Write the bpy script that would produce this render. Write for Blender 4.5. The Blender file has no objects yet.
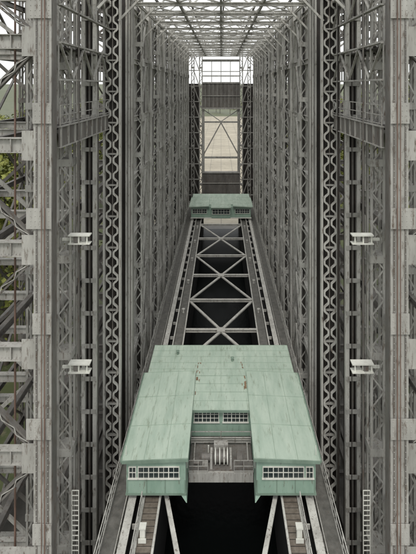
import bpy, math, random
from mathutils import Vector, Matrix
random.seed(7)
R=random.random
def U(a,b): return a+(b-a)*random.random()

# ------------------------------------------------------------ materials
def new_mat(name):
    m=bpy.data.materials.new(name); m.use_nodes=True
    nt=m.node_tree; b=nt.nodes['Principled BSDF']; return m,nt,b
def painted(name,c1,c2,c3=None,rough=0.6,sx=1.0,sz=0.25,rust=0.0,metal=0.0,bump=0.02,sy=None,n2s=5.5):
    m,nt,b=new_mat(name); N=nt.nodes; L=nt.links
    g=N.new('ShaderNodeNewGeometry'); mp=N.new('ShaderNodeMapping'); mp.inputs['Scale'].default_value=(sx,sx if sy is None else sy,sz)
    L.new(g.outputs['Position'],mp.inputs['Vector'])
    n1=N.new('ShaderNodeTexNoise'); n1.inputs['Scale'].default_value=0.9; n1.inputs['Detail'].default_value=9; n1.inputs['Roughness'].default_value=0.68
    L.new(mp.outputs[0],n1.inputs['Vector'])
    r=N.new('ShaderNodeValToRGB'); r.color_ramp.elements[0].position=0.34; r.color_ramp.elements[1].position=0.66
    r.color_ramp.elements[0].color=(*c1,1); r.color_ramp.elements[1].color=(*c2,1)
    L.new(n1.outputs['Fac'],r.inputs['Fac'])
    out=r.outputs['Color']
    n2=N.new('ShaderNodeTexNoise'); n2.inputs['Scale'].default_value=n2s; n2.inputs['Detail'].default_value=6; n2.inputs['Roughness'].default_value=0.7
    L.new(mp.outputs[0],n2.inputs['Vector'])
    if rust>0:
        r2=N.new('ShaderNodeValToRGB'); r2.color_ramp.elements[0].position=0.62-rust*0.25; r2.color_ramp.elements[1].position=0.76-rust*0.2
        L.new(n2.outputs['Fac'],r2.inputs['Fac'])
        mx=N.new('ShaderNodeMix'); mx.data_type='RGBA'
        L.new(r2.outputs['Color'],mx.inputs[0]); L.new(out,mx.inputs[6]); mx.inputs[7].default_value=(*(c3 or (0.10,0.07,0.05)),1)
        out=mx.outputs[2]
    L.new(out,b.inputs['Base Color'])
    b.inputs['Roughness'].default_value=rough; b.inputs['Metallic'].default_value=metal
    bp=N.new('ShaderNodeBump'); bp.inputs['Strength'].default_value=0.35; bp.inputs['Distance'].default_value=bump
    L.new(n2.outputs['Fac'],bp.inputs['Height']); L.new(bp.outputs['Normal'],b.inputs['Normal'])
    return m
M_LIGHT=painted('steel_light',(0.27,0.262,0.242),(0.44,0.43,0.40),rust=0.35)
M_PALE=painted('steel_pale',(0.40,0.39,0.36),(0.60,0.59,0.55),rust=0.3)  # lightened steel_light copy; weak bounce light on inner walls put into the colour
M_MID=painted('steel_mid',(0.10,0.093,0.086),(0.20,0.188,0.172),rust=0.35)  # rusty steel, colour darkened to carry the shade in the column gaps
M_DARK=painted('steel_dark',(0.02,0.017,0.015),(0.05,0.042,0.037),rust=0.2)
M_RUST=painted('steel_rust',(0.12,0.07,0.055),(0.20,0.13,0.10),rust=0.3)
M_WHITE=painted('white_paint',(0.55,0.55,0.50),(0.74,0.74,0.68),rust=0.05)
M_ROOF=painted('green_roof',(0.35,0.445,0.365),(0.49,0.575,0.485),c3=(0.25,0.30,0.225),sx=1.5,sy=0.28,sz=0.6,rust=0.3,rough=0.62,bump=0.01,n2s=3.0)
M_WALL=painted('green_wall',(0.21,0.315,0.25),(0.31,0.415,0.34),rust=0.12)
M_SEAM=painted('green_seam',(0.22,0.30,0.235),(0.36,0.44,0.365))
M_TRIM=painted('green_trim',(0.14,0.20,0.155),(0.22,0.30,0.24))
M_STAIN=painted('rusty_hatch',(0.16,0.09,0.05),(0.30,0.2,0.12),rust=0.4)
M_BOARD=painted('board_walk',(0.11,0.09,0.072),(0.21,0.18,0.15),sx=3,sz=3,rust=0.2)
M_DECK=painted('deck_grating',(0.09,0.088,0.08),(0.18,0.175,0.16),sx=2,sz=2,rust=0.2)
M_SAND=painted('sandy_concrete',(0.27,0.235,0.175),(0.40,0.355,0.27),sx=0.08,sz=0.08,rust=0.3,c3=(0.2,0.19,0.12))
M_GROUND=painted('grass_ground',(0.045,0.06,0.02),(0.10,0.11,0.045),sx=0.15,sz=0.15,rust=0.3,c3=(0.14,0.12,0.08))
M_CONC=painted('basin_concrete',(0.06,0.056,0.05),(0.12,0.112,0.10),sx=0.5)
M_BARK=painted('bark',(0.05,0.04,0.03),(0.11,0.09,0.07))
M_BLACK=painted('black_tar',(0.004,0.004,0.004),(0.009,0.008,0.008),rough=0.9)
def glass():
    m,nt,b=new_mat('window_glass'); b.inputs['Base Color'].default_value=(0.03,0.04,0.04,1); b.inputs['Roughness'].default_value=0.12; return m
M_GLASS=glass()
def water():
    m,nt,b=new_mat('dark_water'); b.inputs['Base Color'].default_value=(0.003,0.004,0.004,1); b.inputs['Roughness'].default_value=0.25
    b.inputs['Specular IOR Level'].default_value=0.05
    n=nt.nodes.new('ShaderNodeTexNoise'); n.inputs['Scale'].default_value=2.0; g=nt.nodes.new('ShaderNodeNewGeometry')
    nt.links.new(g.outputs['Position'],n.inputs['Vector']); bp=nt.nodes.new('ShaderNodeBump'); bp.inputs['Distance'].default_value=0.05; bp.inputs['Strength'].default_value=0.3
    nt.links.new(n.outputs['Fac'],bp.inputs['Height']); nt.links.new(bp.outputs['Normal'],b.inputs['Normal']); return m
M_WATER=water()
def leaf():
    m,nt,b=new_mat('leaves'); N=nt.nodes; L=nt.links
    g=N.new('ShaderNodeNewGeometry'); n=N.new('ShaderNodeTexNoise'); n.inputs['Scale'].default_value=0.35; n.inputs['Detail'].default_value=5
    L.new(g.outputs['Position'],n.inputs['Vector']); r=N.new('ShaderNodeValToRGB'); r.color_ramp.elements[0].position=0.35; r.color_ramp.elements[1].position=0.65
    r.color_ramp.elements[0].color=(0.07,0.095,0.018,1); r.color_ramp.elements[1].color=(0.27,0.28,0.06,1)
    L.new(n.outputs['Fac'],r.inputs['Fac']); L.new(r.outputs['Color'],b.inputs['Base Color']); b.inputs['Roughness'].default_value=0.7
    return m
M_LEAF=leaf()

# ------------------------------------------------------------ mesh helpers
class Acc:
    def __init__(s): s.v=[]; s.f=[]
    def hexa(s,pts):
        n=len(s.v); s.v.extend(pts)
        s.f.extend([(n,n+3,n+2,n+1),(n+4,n+5,n+6,n+7),(n,n+1,n+5,n+4),(n+1,n+2,n+6,n+5),(n+2,n+3,n+7,n+6),(n+3,n,n+4,n+7)])
    def box(s,x0,x1,y0,y1,z0,z1,j=0.0015):
        x0,x1=min(x0,x1),max(x0,x1)
        a=U(0,j); x0-=a;x1+=U(0,j);y0-=U(0,j);y1+=U(0,j);z0-=U(0,j);z1+=U(0,j)
        s.hexa([(x0,y0,z0),(x1,y0,z0),(x1,y1,z0),(x0,y1,z0),(x0,y0,z1),(x1,y0,z1),(x1,y1,z1),(x0,y1,z1)])
    def beam(s,p,q,w,h,up=(0,0,1)):
        p=Vector(p);q=Vector(q);d=q-p
        if d.length<1e-5:return
        d.normalize(); up=Vector(up)
        if abs(d.dot(up))>0.98: up=Vector((0,1,0))
        a=d.cross(up).normalized(); b=a.cross(d).normalized()
        w=w/2+U(0,.002);h=h/2+U(0,.002)
        s.hexa([tuple(o+a*i*w+b*k*h) for o in (p,q) for i,k in((-1,-1),(1,-1),(1,1),(-1,1))])
    def ibeam(s,p,q,w,h,t=0.04,up=(0,0,1)):
        p=Vector(p);q=Vector(q);d=(q-p).normalized(); up=Vector(up)
        if abs(d.dot(up))>0.98: up=Vector((0,1,0))
        a=d.cross(up).normalized(); b=a.cross(d).normalized()
        o=b*(h/2-t/2)
        s.beam(p+o,q+o,w,t,b); s.beam(p-o,q-o,w,t,b); s.beam(p,q,t,h-2*t-0.004,b)
    def cyl(s,p,q,r,n=8,r2=None):
        p=Vector(p);q=Vector(q);d=(q-p).normalized();up=Vector((0,0,1))
        if abs(d.dot(up))>0.98: up=Vector((0,1,0))
        a=d.cross(up).normalized();b=a.cross(d); k=len(s.v); r2=r if r2 is None else r2
        for o,rr in((p,r),(q,r2)):
            for i in range(n):
                t=2*math.pi*i/n; s.v.append(tuple(o+a*math.cos(t)*rr+b*math.sin(t)*rr))
        for i in range(n): j=(i+1)%n; s.f.append((k+i,k+j,k+n+j,k+n+i))
        s.f.append(tuple(k+i for i in reversed(range(n)))); s.f.append(tuple(k+n+i for i in range(n)))
    def obj(s,name,mat,parent=None):
        me=bpy.data.meshes.new(name); me.from_pydata(s.v,[],s.f); me.materials.append(mat); me.update()
        o=bpy.data.objects.new(name,me); bpy.context.collection.objects.link(o)
        if parent: o.parent=parent
        return o
def empty(name,loc=(0,0,0)):
    o=bpy.data.objects.new(name,None); bpy.context.collection.objects.link(o); return o

def laced(A,L,xc,yc,wx,wy,z0,z1,pitch=1.0,c=0.13,lw=0.09,faces='FIOB',tie=6.0):
    hx,hy=wx/2,wy/2
    for sx in(-1,1):
        for sy in(-1,1):
            x=xc+sx*(hx-c/2);y=yc+sy*(hy-c/2)
            A.box(x-c/2,x+c/2,y-c/2,y+c/2,z0,z1)
    n=int((z1-z0)/pitch)
    for i in range(n):
        za=z0+i*pitch; zb=za+pitch; k=1 if i%2 else -1
        dd=0.012
        xa=hx-c*.6; ya=hy-c*.6
        if 'F' in faces: L.beam((xc-k*xa,yc-hy-dd,za),(xc+k*xa,yc-hy-dd,zb),lw,0.02,(0,1,0))
        if 'B' in faces: L.beam((xc-k*xa,yc+hy+dd,za),(xc+k*xa,yc+hy+dd,zb),lw,0.02,(0,1,0))
        if 'I' in faces: L.beam((xc-hx-dd,yc-k*ya,za),(xc-hx-dd,yc+k*ya,zb),lw,0.02,(1,0,0))
        if 'O' in faces: L.beam((xc+hx+dd,yc-k*ya,za),(xc+hx+dd,yc+k*ya,zb),lw,0.02,(1,0,0))
    z=z0+tie/2
    while z<z1:
        A.box(xc-hx-.035,xc+hx+.035,yc-hy-.045,yc+hy+.045,z,z+0.45); z+=tie
def rivets(A,x0,x1,y,z0,z1,step=0.3,r=0.028):
    z=z0
    while z<z1:
        for x in(x0,x1): A.cyl((x,y,z),(x,y-0.025,z),r,6,r*0.55)
        z+=step
def railing(A,p,q,h=1.05,n=None,th=0.045):
    p=Vector(p);q=Vector(q);L=(q-p).length; n=n or max(1,int(L/1.5))
    for i in range(n+1):
        o=p.lerp(q,i/n); A.beam(o,o+Vector((0,0,h)),th,th)
    for k in(1.0,0.52,0.1): A.beam(p+Vector((0,0,h*k)),q+Vector((0,0,h*k)),th,th)

ZB,ZT=-38.0,9.5
LEV=[-3.2,-8.8,-14.4,-20.0,-25.6,-31.4,-37.0]
L2=sorted(LEV+[2.4,7.2])
# ------------------------------------------------------------ towers
for s in(-1,1):
    root=empty('steel_lattice_tower')
    Lt,Md,Dk,Ru=Acc(),Acc(),Acc(),Acc(); Wh=Acc(); Pl=Acc()
    def bx(A,a,b,y0,y1,z0,z1): A.box(s*a,s*b,y0,y1,z0,z1)
    # A wide riveted column
    bx(Lt,9.05,10.0,24.0,24.08,ZB,ZT); bx(Md,9.02,9.12,24.1,24.7,ZB,ZT); bx(Lt,9.93,10.03,24.1,24.7,ZB,ZT); bx(Md,9.05,10.0,24.7,24.8,ZB,ZT)
    bx(Md,9.18,9.26,23.95,24,ZB,ZT);bx(Md,9.79,9.87,23.95,24,ZB,ZT)
    rivets(Lt,s*9.22,s*9.83,23.95,ZB+10,6,0.34)
    rivets(Lt,s*9.4,s*9.65,24.0,ZB+10,6,0.68)
    for i,z in enumerate([i*5.6-35.6 for i in range(8)]):
        e=10.35 if i%2 else 10.02
        bx(Lt,9.02,e,23.9,23.94,z,z+1.1)
        for q in range(4):
            for w_ in range(5 if i%2 else 4): Lt.cyl((s*(9.15+w_*.24),23.9,z+.15+q*.27),(s*(9.15+w_*.24),23.875,z+.15+q*.27),.026,6,.015)
    Ru.cyl((s*9.33,23.8,ZB),(s*9.33,23.8,ZT),0.035,6); Ru.cyl((s*9.5,23.8,ZB),(s*9.5,23.8,ZT),0.025,6)
    # B laced
    laced(Lt,Lt,s*9.75,28.4,0.9,0.9,ZB,ZT,0.95,c=.14,faces='FB')
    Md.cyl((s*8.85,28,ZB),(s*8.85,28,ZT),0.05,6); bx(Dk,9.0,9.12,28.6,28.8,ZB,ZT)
    # C plate pair
    for a,b in((9.15,9.42),(9.98,10.22)):
        bx(Pl,a,b,33,33.35,ZB,ZT)
    bx(Md,9.62,9.74,33.1,33.3,ZB,ZT); bx(Dk,9.15,10.3,33.5,33.6,ZB,ZT)  # near-black sheet behind the pair stands in for shade in the gap
    rivets(Pl,s*9.28,s*10.1,33.0,ZB+8,7,0.4,0.035)
    for z in [i*2.4-36 for i in range(19)]: bx(Lt,9.17,10.2,32.93,33.0,z,z+0.3)
    # D rack column
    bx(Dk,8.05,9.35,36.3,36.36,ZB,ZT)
    bx(Pl,8.0,8.14,35.85,36.3,ZB,ZT); bx(Pl,9.26,9.42,35.85,36.3,ZB,ZT); bx(Md,8.66,8.74,36.1,36.28,ZB,ZT)
    z=ZB; per=1.25; st=per/10; amp=0.26
    while z<ZT-0.2:
        for cx in(8.42,8.98):
            sg=1 if cx<8.7 else -1
            def fx(zz):
                t=(zz/per)%1.0; w=max(-1,min(1,1.55*math.sin(2*math.pi*t))); return s*(cx+sg*amp*0.62*w)
            Pl.beam((fx(z),35.95,z-0.02),(fx(z+st),35.95,z+st+0.02),0.13,0.16,(0,1,0))
        z+=st
    z=ZB
    while z<ZT: bx(Lt,8.16,9.24,36.0,36.2,z,z+0.12); z+=per*2
    # E plain
    bx(Pl,7.9,8.5,40.0,40.1,ZB,ZT); bx(Lt,7.88,7.96,40.12,40.8,ZB,ZT); bx(Md,8.0,8.05,39.94,40,ZB,ZT)
    bx(Dk,8.55,9.6,40.6,40.7,ZB,ZT)  # dark sheet added beside the column as painted gap shade
    rivets(Pl,s*8.1,s*8.4,40.0,ZB+8,7,0.5,0.035)
    # white maintenance brackets
    for zc in(-9.1,-16.9):
        for xx in(8.1,8.6,9.1): bx(Wh,xx,xx+0.08,27.3,27.38,zc-0.5,zc)
        bx(Wh,7.95,9.25,27.2,27.7,zc,zc+0.07); bx(Wh,7.95,9.25,27.2,27.7,zc-0.5,zc-0.44)
        bx(Wh,9.0,9.7,27.5,27.6,zc-.35,zc-.2)
        bx(Md,8.62,8.95,27.3,27.6,zc-.4,zc-.05)
    # main bents
    ys=[46+6*i for i in range(12)]
    for i,y in enumerate(ys):
        if i%2==0:
            laced(Pl,Pl,s*8.4,y,0.8,0.8,ZB,ZT,0.95,c=0.15,lw=0.1,faces='FI' if s>0 else 'FO',tie=5.6)
            bx(Dk,8.4,8.45,y-.25,y+.25,ZB,ZT)  # dark web inside the lacing, shade put into its colour
        else:
            bx(Pl,8.0,8.75,y-.35,y-.28,ZB,ZT); bx(Pl,8.0,8.07,y-.27,y+.4,ZB,ZT); bx(Md,8.2,8.25,y-.4,y-.35,ZB,ZT)
            rivets(Pl,s*8.1,s*8.62,y-.35,ZB+8,7,.6,.04)
        bx(Pl,9.8,10.15,y-0.15,y+0.15,ZB,ZT)
        for k in(2.0,4.1):
            w=U(0.1,0.22); bx(random.choice([Lt,Pl,Dk]),8.9,8.9+w,y+k,y+k+w,ZB,ZT)
        for zl in L2:   # gusset plates
            bx(Pl,7.92,7.96,y-.6,y+.6,zl-.4,zl+.4)
    for zi,zl in enumerate(L2):
        Pl.ibeam((s*8.55,41.5,zl),(s*8.55,118,zl),0.4,0.5)
        Md.ibeam((s*10.4,24.9,zl-0.02),(s*10.4,118,zl-0.02),0.4,0.6)
    for i in range(len(ys)-1):
        for k in range(len(L2)-1):
            a,b=L2[k],L2[k+1]; y0,y1=ys[i]+.4,ys[i+1]-.4
            x=8.22
            # slender vertical guide between bents and K-bracing in every other bay
            bx(Md,8.3,8.4,(y0+y1)/2-.05,(y0+y1)/2+.05,a+.26,b-.26)
            if i%2==0:
                m=(a+b)/2
                Pl.beam((s*x,y0,a+.2),(s*x,(y0+y1)/2,b-.25),0.12,0.18,(1,0,0)); Pl.beam((s*x,y1,a+.2),(s*x,(y0+y1)/2,b-.25),0.12,0.18,(1,0,0))
            elif k%2: Lt.beam((s*(x+.2),y0,a),(s*(x+.2),y1,b),0.12,0.18,(1,0,0))
    # outer rows
    oys=[24.95,31,37,43]+[52+12*i for i in range(6)]
    for i,y in enumerate(oys):
        for j,x in enumerate((12.9,18.8)):
            laced(Md if j else Lt,Md if j else Lt,s*x,y,0.75,0.75,ZB,ZT,1.1,c=0.15,lw=0.1,faces='F',tie=5.6)
        if i<1: continue
        for k in range(len(L2)):
            zl=L2[k]
            (Lt if i<3 else Md).ibeam((s*10.1,y-.05,zl),(s*18.8,y-.05,zl),0.35,0.5)
            if k<len(L2)-1:
                za,zb=zl+.3,L2[k+1]-.3
                xa,xb=13.1,18.6
                if (i+k)%2: xa,xb=xb,xa
                (Lt if i%2 else Md).beam((s*xa,y,za),(s*xb,y,zb),0.24,0.16,(0,1,0))
                if k%2: Md.beam((s*10.3,y,za),(s*12.6,y,zb),0.16,0.14,(0,1,0))
    # first transverse frame
    for k in range(len(L2)):
        zl=L2[k]
        Lt.ibeam((s*10.02,24.4,zl),(s*18.8,24.4,zl),0.45,0.8)
        x=10.4
        while x<18: bx(Lt,x,x+.05,24.2,24.36,zl-.34,zl+.34); x+=.9
        x=10.5
        while x<13:
            for dz in(-.3,.3): Lt.cyl((s*x,24.36,zl+dz),(s*x,24.33,zl+dz),.025,6,.015)
            x+=.2
        if k<len(L2)-1:
            xa,xb=(10.1,14.8) if k%2 else (14.8,10.1)
            for dx in(-.14,.14): Md.beam((s*(xa+dx),24.4,zl+.42),(s*(xb+dx),24.4,L2[k+1]-.42),0.1,0.3,(0,1,0))
            n_=12
            for q in range(n_):
                t0,t1=q/n_,(q+1)/n_; sg=.14 if q%2 else -.14
                za,zb=zl+.42,L2[k+1]-.42
                Lt.beam((s*(xa+(xb-xa)*t0-sg),24.22,za+(zb-za)*t0),(s*(xa+(xb-xa)*t1+sg),24.22,za+(zb-za)*t1),.05,.015,(0,1,0))
            bx(Lt,9.98,10.7,24.16,24.19,zl-.8,zl+.8)
    for zl in L2:
        for x in(12.9,18.8): Md.ibeam((s*x,24.9,zl+.03),(s*x,118,zl+.03),0.3,0.45)
    for i in range(1,len(oys)-1):
        for k in range(len(L2)-1):
            a,b=L2[k],L2[k+1]
            if (i+k)%2:a,b=b,a
            Md.beam((s*18.9,oys[i],a),(s*18.9,oys[i+1],b),0.14,0.2,(1,0,0))
    # inner galleries
    for (ya,yb,xf) in((25.0,35.8,8.98),(41.3,118,8.9)):
        za,zb=-3.4,-2.3
        bx(Md,xf,xf+.05,ya,yb,za,zb); bx(Lt,xf-.12,xf+.14,ya,yb,zb,zb+.05); bx(Lt,xf-.12,xf+.14,ya,yb,za-.05,za)
        y=ya+.1
        while y<yb: bx(Lt,xf-.1,xf-.002,y,y+.08,za+.002,zb-.002); y+=1.2
        for (za,zb) in((0.4,2.4),(4.6,6.6)):
            bx(Lt,xf-.12,xf+.14,ya,yb,zb,zb+.1); bx(Lt,xf-.12,xf+.14,ya,yb,za-.1,za)
            n_=max(4,int((yb-ya)/1.8)); dy=(yb-ya)/n_
            for q in range(n_):
                a_,b_=(za,zb) if q%2 else (zb,za)
                Lt.beam((s*(xf-.03),ya+q*dy,a_),(s*(xf-.03),ya+(q+1)*dy,b_),.06,.14,(1,0,0))
                bx(Lt,xf+.03,xf+.1,ya+q*dy,ya+q*dy+.09,za,zb)
        railing(Lt,(s*(xf-.05),ya,-2.23),(s*(xf-.05),yb,-2.23),1.15,th=.05)
        bx(Dk,xf+.2,xf+1.6,ya,yb,-2.45,-2.38); bx(Dk,xf+.2,xf+1.6,ya,yb,2.2,2.28)
    # service verticals
    for i in range(20):
        x=U(8.9,12.3); y=U(29.5,60); w=U(0.06,0.18)
        random.choice([Md,Lt,Dk,Pl]).box(s*x-w/2,s*x+w/2,y,y+w,ZB,ZT)
    for x,y in((11.55,25.2),(12.0,30)): Ru.box(s*x-.04,s*x+.04,y,y+.1,ZB,ZT)
    for x,y in((9.55,32.85),(8.25,39.85)):
        Dk.cyl((s*x,y,ZB),(s*x,y,ZT),.03,5)
    # ladder
    for x in(8.55,8.95): Wh.box(s*x-.02,s*x+.02,27.0,27.06,-36,-24.3)
    z=-36
    while z<-24.3: Wh.box(s*8.55,s*8.95,27.0,27.04,z,z+.03); z+=0.3
    Lt.obj('light_steel_members',M_LIGHT,root);Md.obj('weathered_shade_toned_members',M_MID,root);Dk.obj('dark_steel_and_gap_shade',M_DARK,root)
    Ru.obj('rusty_pipes',M_RUST,root);Wh.obj('maintenance_brackets',M_WHITE,root);Pl.obj('pale_steel_members',M_PALE,root)
    rp=empty('hoisting_rope_set'); Rp,Cw=Acc(),Acc()
    for i in range(34):
        y=42.6+i*2.1+U(-.1,.1)
        if min(abs(y-q) for q in ys)<0.55: continue
        for dx in(0,0.18): Rp.cyl((s*(9.25+dx),y,ZT),(s*(9.25+dx),y,-20 ),0.03,5)
        if i%3==1: Cw.box(s*9.1,s*9.75,y-.4,y+.4,-27,-20)
    Rp.obj('ropes',M_DARK,rp); Cw.obj('counterweights',M_CONC,rp)

# ------------------------------------------------------------ roof trusses
rt=empty('roof_truss'); A=Acc(); B=Acc()
y=30
while y<119:
    A.ibeam((-10.4,y,7.6),(10.4,y,7.6),0.3,0.3); A.ibeam((-10.4,y,9.9),(10.4,y,9.9),0.3,0.3)
    n=8
    for k in range(n):
        xa=-10.4+20.8*k/n; xb=xa+20.8/n; za,zb=(7.7,9.8) if k%2 else (9.8,7.7)
        A.beam((xa,y,za),(xb,y,zb),0.12,0.14,(0,1,0))
    for s in(-1,1): A.beam((s*8.2,y,5.2),(s*6.0,y,7.5),0.16,0.16,(0,1,0))
    if y+6<119:
        for k in range(4):
            xa=-8+4*k; A.beam((xa,y,7.72),(xa+4,y+6,7.74),0.14,0.12); A.beam((xa+4,y,7.78),(xa,y+6,7.80),0.14,0.12)
    y+=6
for x in(-8,-4,0,4,8):
    A.ibeam((x,28,7.9),(x,119,7.9),0.22,0.25); B.ibeam((x+.3,28,10.2),(x+.3,119,10.2),0.2,0.25)
A.obj('truss_chords_and_braces',M_PALE,rt);B.obj('purlins_and_catwalk',M_MID,rt)

# ------------------------------------------------------------ end portal
ep=empty('end_portal_frame'); A,B,C=Acc(),Acc(),Acc()
for s in(-1,1):
    laced(A,A,s*5.2,116,0.9,0.9,ZB,ZT,1.0,c=.2,tie=5)
    laced(A,A,s*7.2,115,0.8,0.8,ZB,ZT,1.0,tie=5)
    for z in range(-36,8,4):
        A.beam((s*5.6,115.6,z),(s*7.0,115.6,z+4),0.2,0.2,(0,1,0)); A.beam((s*4.9,115.7,z),(s*8.2,115.7,z),0.2,0.35,(0,1,0))
    C.box(s*5.7,s*8.4,117,117.1,-38,0.6)
B.box(-4.75,4.75,114.5,115.2,-5.5,0.6)
for x in range(-4,5): A.box(x-.05,x+.05,114.35,114.5,-5.4,0.5)
A.box(-4.8,4.8,114.3,114.48,-5.9,-5.5);A.box(-4.8,4.8,114.3,114.48,0.6,1.0);A.box(-4.7,4.7,114.3,114.45,-2.6,-2.4)
A.box(-4.7,4.7,114.8,115.0,2.4,2.7);A.box(-4.7,4.7,114.8,115.0,3.6,3.8);A.box(-4.7,4.7,114.8,115.1,6.2,6.8)
for x in(-2.4,0,2.4): A.box(x-.08,x+.08,114.8,115,1,6.2)
A.box(-4.7,4.7,114.8,115.0,-9.4,-9.0)
for s in(-1,1):
    A.beam((0,115,-9.4),(s*4.7,115,-18),0.28,0.28,(0,1,0)); A.beam((s*4.7,115.3,-5.9),(0,115.3,-9.1),0.2,0.2,(0,1,0))
    A.box(s*4.2,s*4.7,114.8,115.2,-22,-5.9)
A.box(-4.7,4.7,114.8,115.0,-18.5,-18.0)
B.box(-4.7,4.7,113.5,115.2,-27.5,-21.8); A.box(-4.7,4.7,113.3,113.49,-22,-21.7); A.box(-4.7,4.7,113.3,113.47,-24.6,-24.4)
for x in range(-4,5,1): B.box(x-.05,x+.05,113.35,113.48,-27.4,-22.1)
A.obj('portal_steel',M_LIGHT,ep);B.obj('portal_girders',M_MID,ep);C.obj('portal_panels',M_DARK,ep)

# ------------------------------------------------------------ trough
tr=empty('ship_lift_trough'); A,B,C,D,W,G=Acc(),Acc(),Acc(),Acc(),Acc(),Acc()
Y0,Y1=10,104
for s in(-1,1):
    def bx(Q,a,b,y0,y1,z0,z1): Q.box(s*a,s*b,y0,y1,z0,z1)
    bx(C,4.0,4.06,Y0,Y1,-34,-27.1)
    bx(D,4.07,4.95,Y0,30,-27.12,-27.02)
    bx(G,4.07,4.95,30.01,Y1,-27.32,-27.22)
    bx(A,3.92,4.05,Y0,Y1,-27.1,-26.92)
    bx(A,4.97,5.1,Y0,Y1,-27.15,-26.95)
    bx(C,5.1,5.55,Y0,Y1,-27.9,-27.8)
    bx(A,5.55,6.05,Y0,Y1,-27.05,-26.98)
    bx(A,5.78,5.85,Y0,Y1,-33,-27.06)
    bx(A,5.55,6.05,Y0,Y1,-33.1,-33.02)
    rv=Y0
    while rv<60:
        for xx in(5.63,5.97): A.cyl((s*xx,rv,-26.98),(s*xx,rv,-26.95),.03,6,.02)
        rv+=.35
    y=Y0
    while y<Y1:
        bx(A,5.12,5.54,y,y+.08,-27.6,-27.3); bx(A,5.86,6.03,y,y+.06,-33,-27.06); y+=3.0
    y=Y0
    while y<30: bx(C,4.08,4.94,y,y+.025,-27.02,-27.01); y+=.4
    bx(G,6.4,7.2,Y0,Y1,-27.8,-27.7); bx(A,7.2,7.26,Y0,Y1,-27.85,-27.6); bx(A,6.3,6.36,Y0,Y1,-27.85,-27.6)
    railing(A,(s*7.22,Y0,-27.6),(s*7.22,Y1,-27.6),1.05)
    railing(A,(s*5.05,Y0,-26.95),(s*5.05,28.8,-26.95),1.0)
    for k in range(Y0,Y1,3): A.beam((s*6.05,k,-29.4),(s*7.2,k,-27.85),0.1,0.1,(0,1,0))
    bx(W,4.5,4.8,26.6,26.9,-27.0,-26.2); bx(W,4.45,4.85,26.55,26.95,-26.2,-26.12); bx(W,4.42,4.88,26.5,26.56,-26.95,-26.7)
    for k in(46,54,62,70,78,86):
        A.cyl((s*4.5,k,-27.2),(s*4.5,k,-26.8),.13,10); A.cyl((s*4.5,k,-26.8),(s*4.5,k,-26.72),.19,10)
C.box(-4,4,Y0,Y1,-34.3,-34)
ys=[Y0+0.3,17.3,24.2]+[43.5,50,57,64.5,72,80,88]
for y in[17.3]+ys[3:]: A.ibeam((-3.95,y,-27.15),(3.95,y,-27.15),0.35,0.3)
def kb(ya,yb,up):
    for s in(-1,1):
        if up: A.beam((s*3.9,ya+.2,-27.2),(0,yb-.1,-27.2),0.28,0.14)
        else: A.beam((0,ya+.1,-27.2),(s*3.9,yb-.2,-27.2),0.28,0.14)
    yc=yb-.2 if up else ya+.2
    A.box(-.45,.45,yc-.25,yc+.25,-27.08,-27.04)
kb(17.3,31,False); kb(Y0,17.3,True)
for i in range(3,len(ys)-1):
    ya,yb=ys[i],ys[i+1]; kb(ya,yb,i%2==1)
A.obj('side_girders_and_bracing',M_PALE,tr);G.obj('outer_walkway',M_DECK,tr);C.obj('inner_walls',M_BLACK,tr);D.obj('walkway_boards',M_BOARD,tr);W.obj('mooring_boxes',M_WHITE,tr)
w=Acc(); w.box(-3.99,3.99,Y0,Y1,-33.2,-33.0); w.obj('trough_water',M_WATER)

# ------------------------------------------------------------ gatehouses
def window(F,G,x0,x1,y,z0,z1,nx,nz,d=-1):
    G.box(x0,x1,min(y,y+d*.012),max(y,y+d*.012),z0,z1)
    def b(a,c,e,f,t): F.box(a,c,min(y,y+d*t),max(y,y+d*t),e,f)
    b(x0-.05,x0,z0-.05,z1+.05,.07);b(x1,x1+.05,z0-.05,z1+.05,.07);b(x0,x1,z1,z1+.05,.07);b(x0-.1,x1+.1,z0-.06,z0,.11)
    for i in range(1,nx): x=x0+(x1-x0)*i/nx; t=.03 if i%2==0 else .014; b(x-t,x+t,z0,z1,.05)
    for i in range(1,nz): z=z0+(z1-z0)*i/nz; b(x0,x1,z-.014,z+.014,.045)
def slope_roof(Q,S,x0,x1,y0,y1,z,dz,t=0.14,nx=6,ny=4):
    def zz(x):
        f=(abs(x)-min(abs(x0),abs(x1)))/max(1e-6,abs(abs(x1)-abs(x0))); return z-dz*f
    if x0*x1<0: zz=lambda x: z
    Q.hexa([(x0,y0,zz(x0)-t),(x1,y0,zz(x1)-t),(x1,y1,zz(x1)-t),(x0,y1,zz(x0)-t),(x0,y0,zz(x0)),(x1,y0,zz(x1)),(x1,y1,zz(x1)),(x0,y1,zz(x0))])
    for i in range(nx+1):
        x=x0+(x1-x0)*i/nx; S.beam((x,y0+.01,zz(x)+.006),(x,y1-.01,zz(x)+.006),0.02,0.025)
    for i in range(ny+1):
        y=y0+(y1-y0)*i/ny; S.beam((x0,y,zz(x0)+.004),(x1,y,zz(x1)+.004),0.03,0.016)
g=empty('green_gatehouse'); Rf,Wl,Sm,Tr,Fr,Gl,St=Acc(),Acc(),Acc(),Acc(),Acc(),Acc(),Acc()
ZR=-24.2; ZF=-26.45
slope_roof(Rf,Sm,-6.15,6.15,37.6,42.0,ZR,0,nx=6,ny=5)
slope_roof(Rf,Sm,-2.3,2.3,33.6,37.58,ZR-.005,0,nx=2,ny=4)
Wl.box(-5.95,5.95,38.3,41.8,ZF,ZR-.15); Wl.box(-2.5,2.5,34.0,38.28,ZF,ZR-.16)
Tr.box(-2.3,2.3,33.55,33.6,ZR-.17,ZR)
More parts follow.
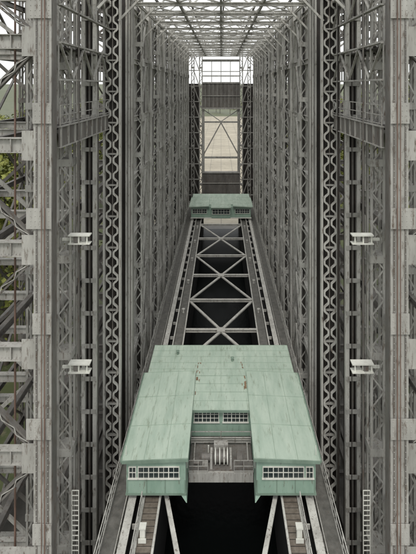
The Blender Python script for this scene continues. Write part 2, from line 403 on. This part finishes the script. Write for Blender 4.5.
for s in(-1,1):
    a,b=(2.12,6.4)
    slope_roof(Rf,Sm,s*a,s*b,29.0,37.9,ZR+.22,0.18,t=.16,nx=3,ny=3)
    Tr.beam((s*6.46,29,ZR-.02),(s*6.46,37.9,ZR-.02),.1,.1); Tr.beam((s*2.12,28.97,ZR+.1),(s*6.42,28.97,ZR-.06),.04,.16)
    Wl.box(s*2.3,s*6.15,29.25,38.2,ZF,ZR-.12)
    Tr.box(s*2.25,s*6.2,29.2,38,ZF-.12,ZF)
    xa,xb=sorted((s*2.75,s*5.35)); window(Fr,Gl,xa,xb,29.25,-25.45,-24.75,8,2)
    xa,xb=sorted((s*5.55,s*5.95)); window(Fr,Gl,xa,xb,29.25,-25.45,-24.75,2,2)
    for x in(2.32,3.6,4.8,6.05): Tr.box(s*x,s*(x+.05),29.22,29.25,ZF,-25.6)
    Gl.box(s*2.28,s*2.3,30,33,-25.4,-24.7)
    for k in range(7): Fr.box(s*2.24,s*2.28,30+k*.5-.03,30+k*.5+.03,-25.45,-24.65)
    Wl.hexa([(s*2.25,29.25,ZF-.13),(s*2.6,29.25,ZF-.13),(s*2.6,31.2,ZF-.13),(s*2.25,31.2,ZF-.13),(s*2.2,29.1,ZF-.5),(s*2.25,29.1,ZF-.5),(s*2.25,29.5,ZF-.5),(s*2.2,29.5,ZF-.5)][::-1])
    xa,xb=sorted((s*0.2,s*2.0)); window(Fr,Gl,xa,xb,34.0,-25.35,-24.5,6,3)
    St.box(s*1.9,s*2.05,37.0 if s<0 else 36.0,37.35 if s<0 else 36.8,ZR+.01,ZR+.05)
    for _ in range(9):
        x=s*U(1.7,2.05);y=U(35.2,39.4);St.box(x-.03,x+.03,y,y+U(.1,.4),ZR+.01,ZR+.02)
    Fr.cyl((s*6.2,29.4,ZR+.1),(s*6.2,29.4,ZR+.7),.025,6)
for (x,y) in((-3.9,40.6),(1.0,39.6)):
    Tr.cyl((x,y,ZR),(x,y,ZR+.3),.1,10); Tr.cyl((x,y,ZR+.3),(x,y,ZR+.36),.17,10,.04)
Rf.obj('roof',M_ROOF,g);Wl.obj('walls',M_WALL,g);Sm.obj('roof_seams',M_SEAM,g);Tr.obj('trim',M_TRIM,g);Fr.obj('window_frames',M_WHITE,g);Gl.obj('window_panes',M_GLASS,g);St.obj('rust_patches',M_STAIN,g)
# winch
hw=empty('gate_hoist_winch'); A,B,C=Acc(),Acc(),Acc()
B.box(-2.2,2.2,30.8,33.9,-26.5,-26.4); A.box(-2.2,2.2,30.65,30.8,-27.0,-26.35)
for k in range(9): A.box(-2.1+k*.5,-2.05+k*.5,30.6,30.65,-26.95,-26.4)
railing(A,(-2.2,33.2,-26.4),(2.2,33.2,-26.4),0.9)
railing(A,(-2.2,30.7,-26.35),(-.9,30.7,-26.35),0.8,n=2,th=.035);railing(A,(.9,30.7,-26.35),(2.2,30.7,-26.35),0.8,n=2,th=.035)
for z in(-26.1,-25.95,-25.8): A.cyl((-2.2,33.0,z),(2.2,33.0,z),0.03,8)
for x in(-1.9,1.9): A.cyl((x,33.0,-26.1),(x,31.6,-26.3),0.05,8)
B.cyl((-.5,31.5,-25.9),(.5,31.5,-25.9),0.36,20)
for x in(-.42,-.12,.18,.42): C.cyl((x,31.5,-25.9),(x+.07,31.5,-25.9),0.48,24)
A.box(-.75,-.6,31.0,32.0,-26.4,-25.7);A.box(.6,.75,31.0,32.0,-26.4,-25.7);B.cyl((-1.35,31.5,-25.95),(-.75,31.5,-25.95),.22,14); A.box(-1.3,-.9,31.25,31.75,-26.4,-26.15)
A.box(-.5,.5,32.1,32.5,-26.4,-25.6); B.cyl((-1.9,31.3,-26.2),(-1.5,31.3,-26.2),.1,10); B.box(1.1,1.5,31.2,32.0,-26.4,-25.9)
C.cyl((-.9,32.3,-26.4),(-.9,32.3,-25.8),.05,8)
A.obj('winch_frame_and_drum',M_LIGHT,hw);B.obj('gearbox',M_MID,hw);C.obj('sheaves',M_WHITE,hw)
# far gatehouse
g=empty('green_gatehouse'); Rf,Wl,Sm,Fr,Gl=Acc(),Acc(),Acc(),Acc(),Acc()
slope_roof(Rf,Sm,-6.2,6.2,92,101,ZR,0,nx=8,ny=3)
Wl.box(-6.0,6.0,90.6,100.8,ZF,ZR-.15)
for s in(-1,1):
    slope_roof(Rf,Sm,s*2.4,s*6.4,90,97.5,ZR+.22,.18,t=.16,nx=4,ny=3)
    xa,xb=sorted((s*2.9,s*5.7)); window(Fr,Gl,xa,xb,90.6,-25.6,-24.8,6,2)
slope_roof(Rf,Sm,-2.0,2.0,89.6,92,ZR-.02,0,nx=3,ny=2)
Wl.box(-1.9,1.9,90,90.58,ZF,ZR-.2); window(Fr,Gl,-1.7,1.7,90,-25.6,-24.7,6,2)
Fr.box(-6.1,6.1,90.2,90.4,ZF-.1,ZF+.05)
Rf.obj('roof',M_ROOF,g);Wl.obj('walls',M_WALL,g);Sm.obj('roof_seams_and_trim',M_SEAM,g);Fr.obj('window_frames',M_WHITE,g);Gl.obj('window_panes',M_GLASS,g)

# ------------------------------------------------------------ ground
def sm(t): t=max(0,min(1,t)); return t*t*(3-2*t)
def gz(x,y): return -38.2+sm((abs(x)-30)/60)*22*sm((y+100)/60)*(1-sm((y-180)/150)) + (sm((y-700)/900)*45)
v=[];f=[]
xs=[-3000,-1500,-700,-350,-200]+list(range(-150,151,10))+[200,350,700,1500,3000]
yy=[-1500,-500,-200]+list(range(-100,401,12))+[500,700,900,1200,1700,2500,4000]
for y in yy:
    for x in xs: v.append((x,y,gz(x,y)))
n=len(xs)
for j in range(len(yy)-1):
    for i in range(n-1): f.append((j*n+i,j*n+i+1,(j+1)*n+i+1,(j+1)*n+i))
me=bpy.data.meshes.new('ground');me.from_pydata(v,[],f);me.materials.append(M_GROUND)
bpy.context.collection.objects.link(bpy.data.objects.new('ground',me))
a=Acc(); a.box(-20,20,0,122,-38.15,-37.9); a.obj('basin_floor',M_CONC)
a=Acc(); a.box(-24,24,122.1,560,-38.15,-37.85); a.obj('concrete_forecourt',M_SAND)
a=Acc()
for k in range(38): a.box(-24,24,130+k*11,130.15+k*11,-37.85,-37.84)
for x in(-12,-5,0,5,12): a.box(x,x+.12,122.2,559,-37.848,-37.838)
a.obj('pavement_joints',M_CONC)

# ------------------------------------------------------------ trees
def tree_mesh(name,h,seed):
    rnd=random.Random(seed); A=Acc(); A.cyl((0,0,0),(0.3,0.1,h*.55),0.38,8,0.22); A.cyl((0.3,0.1,h*.55),(0,0.3,h*.92),0.22,7,0.05)
    cl=[]
    for i in range(16):
        z=h*rnd.uniform(.28,.85); t=rnd.uniform(0,6.28); r=h*.26*(1.15-abs(z/h-.5))*rnd.uniform(.6,1.1)
        e=(math.cos(t)*r,math.sin(t)*r,z+h*.08); A.cyl((0.2,0.1,z-h*.03),e,0.11,5,0.03); cl.append((e,h*rnd.uniform(.07,.13)))
    for i in range(10):
        cl.append(((rnd.uniform(-.1,.1)*h,rnd.uniform(-.1,.1)*h,h*rnd.uniform(.5,.98)),h*rnd.uniform(.06,.11)))
    nb=len(A.f)
    for (c,r) in cl:
        for k in range(130):
            d=Vector((rnd.gauss(0,1),rnd.gauss(0,1),rnd.gauss(0,.75)))*r*.55
            p=Vector(c)+d; q=Matrix.Rotation(rnd.uniform(0,6.28),3,Vector((rnd.gauss(0,1),rnd.gauss(0,1),rnd.gauss(0,1))).normalized())
            s=rnd.uniform(.16,.34); m=len(A.v)
            for o in((-s,-s*.6,0),(s,-s*.6,0),(s*.8,s*.6,0),(-s*.7,s*.7,0)): A.v.append(tuple(p+q@Vector(o)))
            A.f.append((m,m+1,m+2,m+3))
    me=bpy.data.meshes.new(name);me.from_pydata(A.v,[],A.f);me.materials.append(M_BARK);me.materials.append(M_LEAF)
    me.polygons.foreach_set('material_index',[0 if i<nb else 1 for i in range(len(A.f))]); me.update(); return me
tm=[tree_mesh('tree_mesh',h,k) for k,h in enumerate((20,24,17))]
for s in(-1,1):
    for i in range(46):
        x=s*U(29,66);y=U(15,190); o=bpy.data.objects.new('tree',random.choice(tm)); o.location=(x,y,gz(x,y)-.2); o.rotation_euler=(0,0,U(0,6.28)); k=U(.85,1.2); o.scale=(k,k,k)
        bpy.context.collection.objects.link(o)
for i in range(34):
    x=-170+i*10+U(-4,4); y=U(605,660); o=bpy.data.objects.new('tree',random.choice(tm)); o.location=(x,y,gz(x,y)-.2);o.rotation_euler=(0,0,U(0,6.28)); bpy.context.collection.objects.link(o)

# ------------------------------------------------------------ light
w=bpy.data.worlds.new('World'); bpy.context.scene.world=w; w.use_nodes=True; nt=w.node_tree
bg=nt.nodes['Background']; sk=nt.nodes.new('ShaderNodeTexSky'); sk.sky_type='NISHITA'; sk.sun_disc=False
el,az=math.radians(56),math.radians(184)
sk.sun_elevation=el; sk.sun_rotation=az; sk.dust_density=2; sk.air_density=1.0; sk.ozone_density=1
hs=nt.nodes.new('ShaderNodeHueSaturation'); hs.inputs['Saturation'].default_value=0.2; hs.inputs['Value'].default_value=1.0
mx=nt.nodes.new('ShaderNodeMix'); mx.data_type='RGBA'; mx.inputs[0].default_value=0.75; mx.inputs[7].default_value=(9.1,9.25,9.2,1)
nt.links.new(sk.outputs[0],hs.inputs['Color']); nt.links.new(hs.outputs[0],mx.inputs[6]); nt.links.new(mx.outputs[2],bg.inputs['Color']); bg.inputs['Strength'].default_value=0.15
sd=bpy.data.lights.new('sun','SUN'); sd.energy=1.5; sd.angle=math.radians(12); sd.color=(1,.97,.91)
so=bpy.data.objects.new('sun',sd); bpy.context.collection.objects.link(so)
dirv=Vector((math.sin(az)*math.cos(el),math.cos(az)*math.cos(el),math.sin(el)))
so.rotation_euler=dirv.to_track_quat('Z','Y').to_euler()
cd=bpy.data.cameras.new('camera'); co=bpy.data.objects.new('camera',cd); bpy.context.collection.objects.link(co)
co.location=(0,0,0); co.rotation_euler=(math.radians(90),0,0)
cd.sensor_fit='HORIZONTAL'; cd.sensor_width=36; cd.lens=450/416*36; cd.shift_x=-13/416; cd.shift_y=-191/416; cd.clip_end=6000
bpy.context.scene.camera=co
vs=bpy.context.scene.view_settings; vs.view_transform='Standard'; vs.look='None'; vs.exposure=0
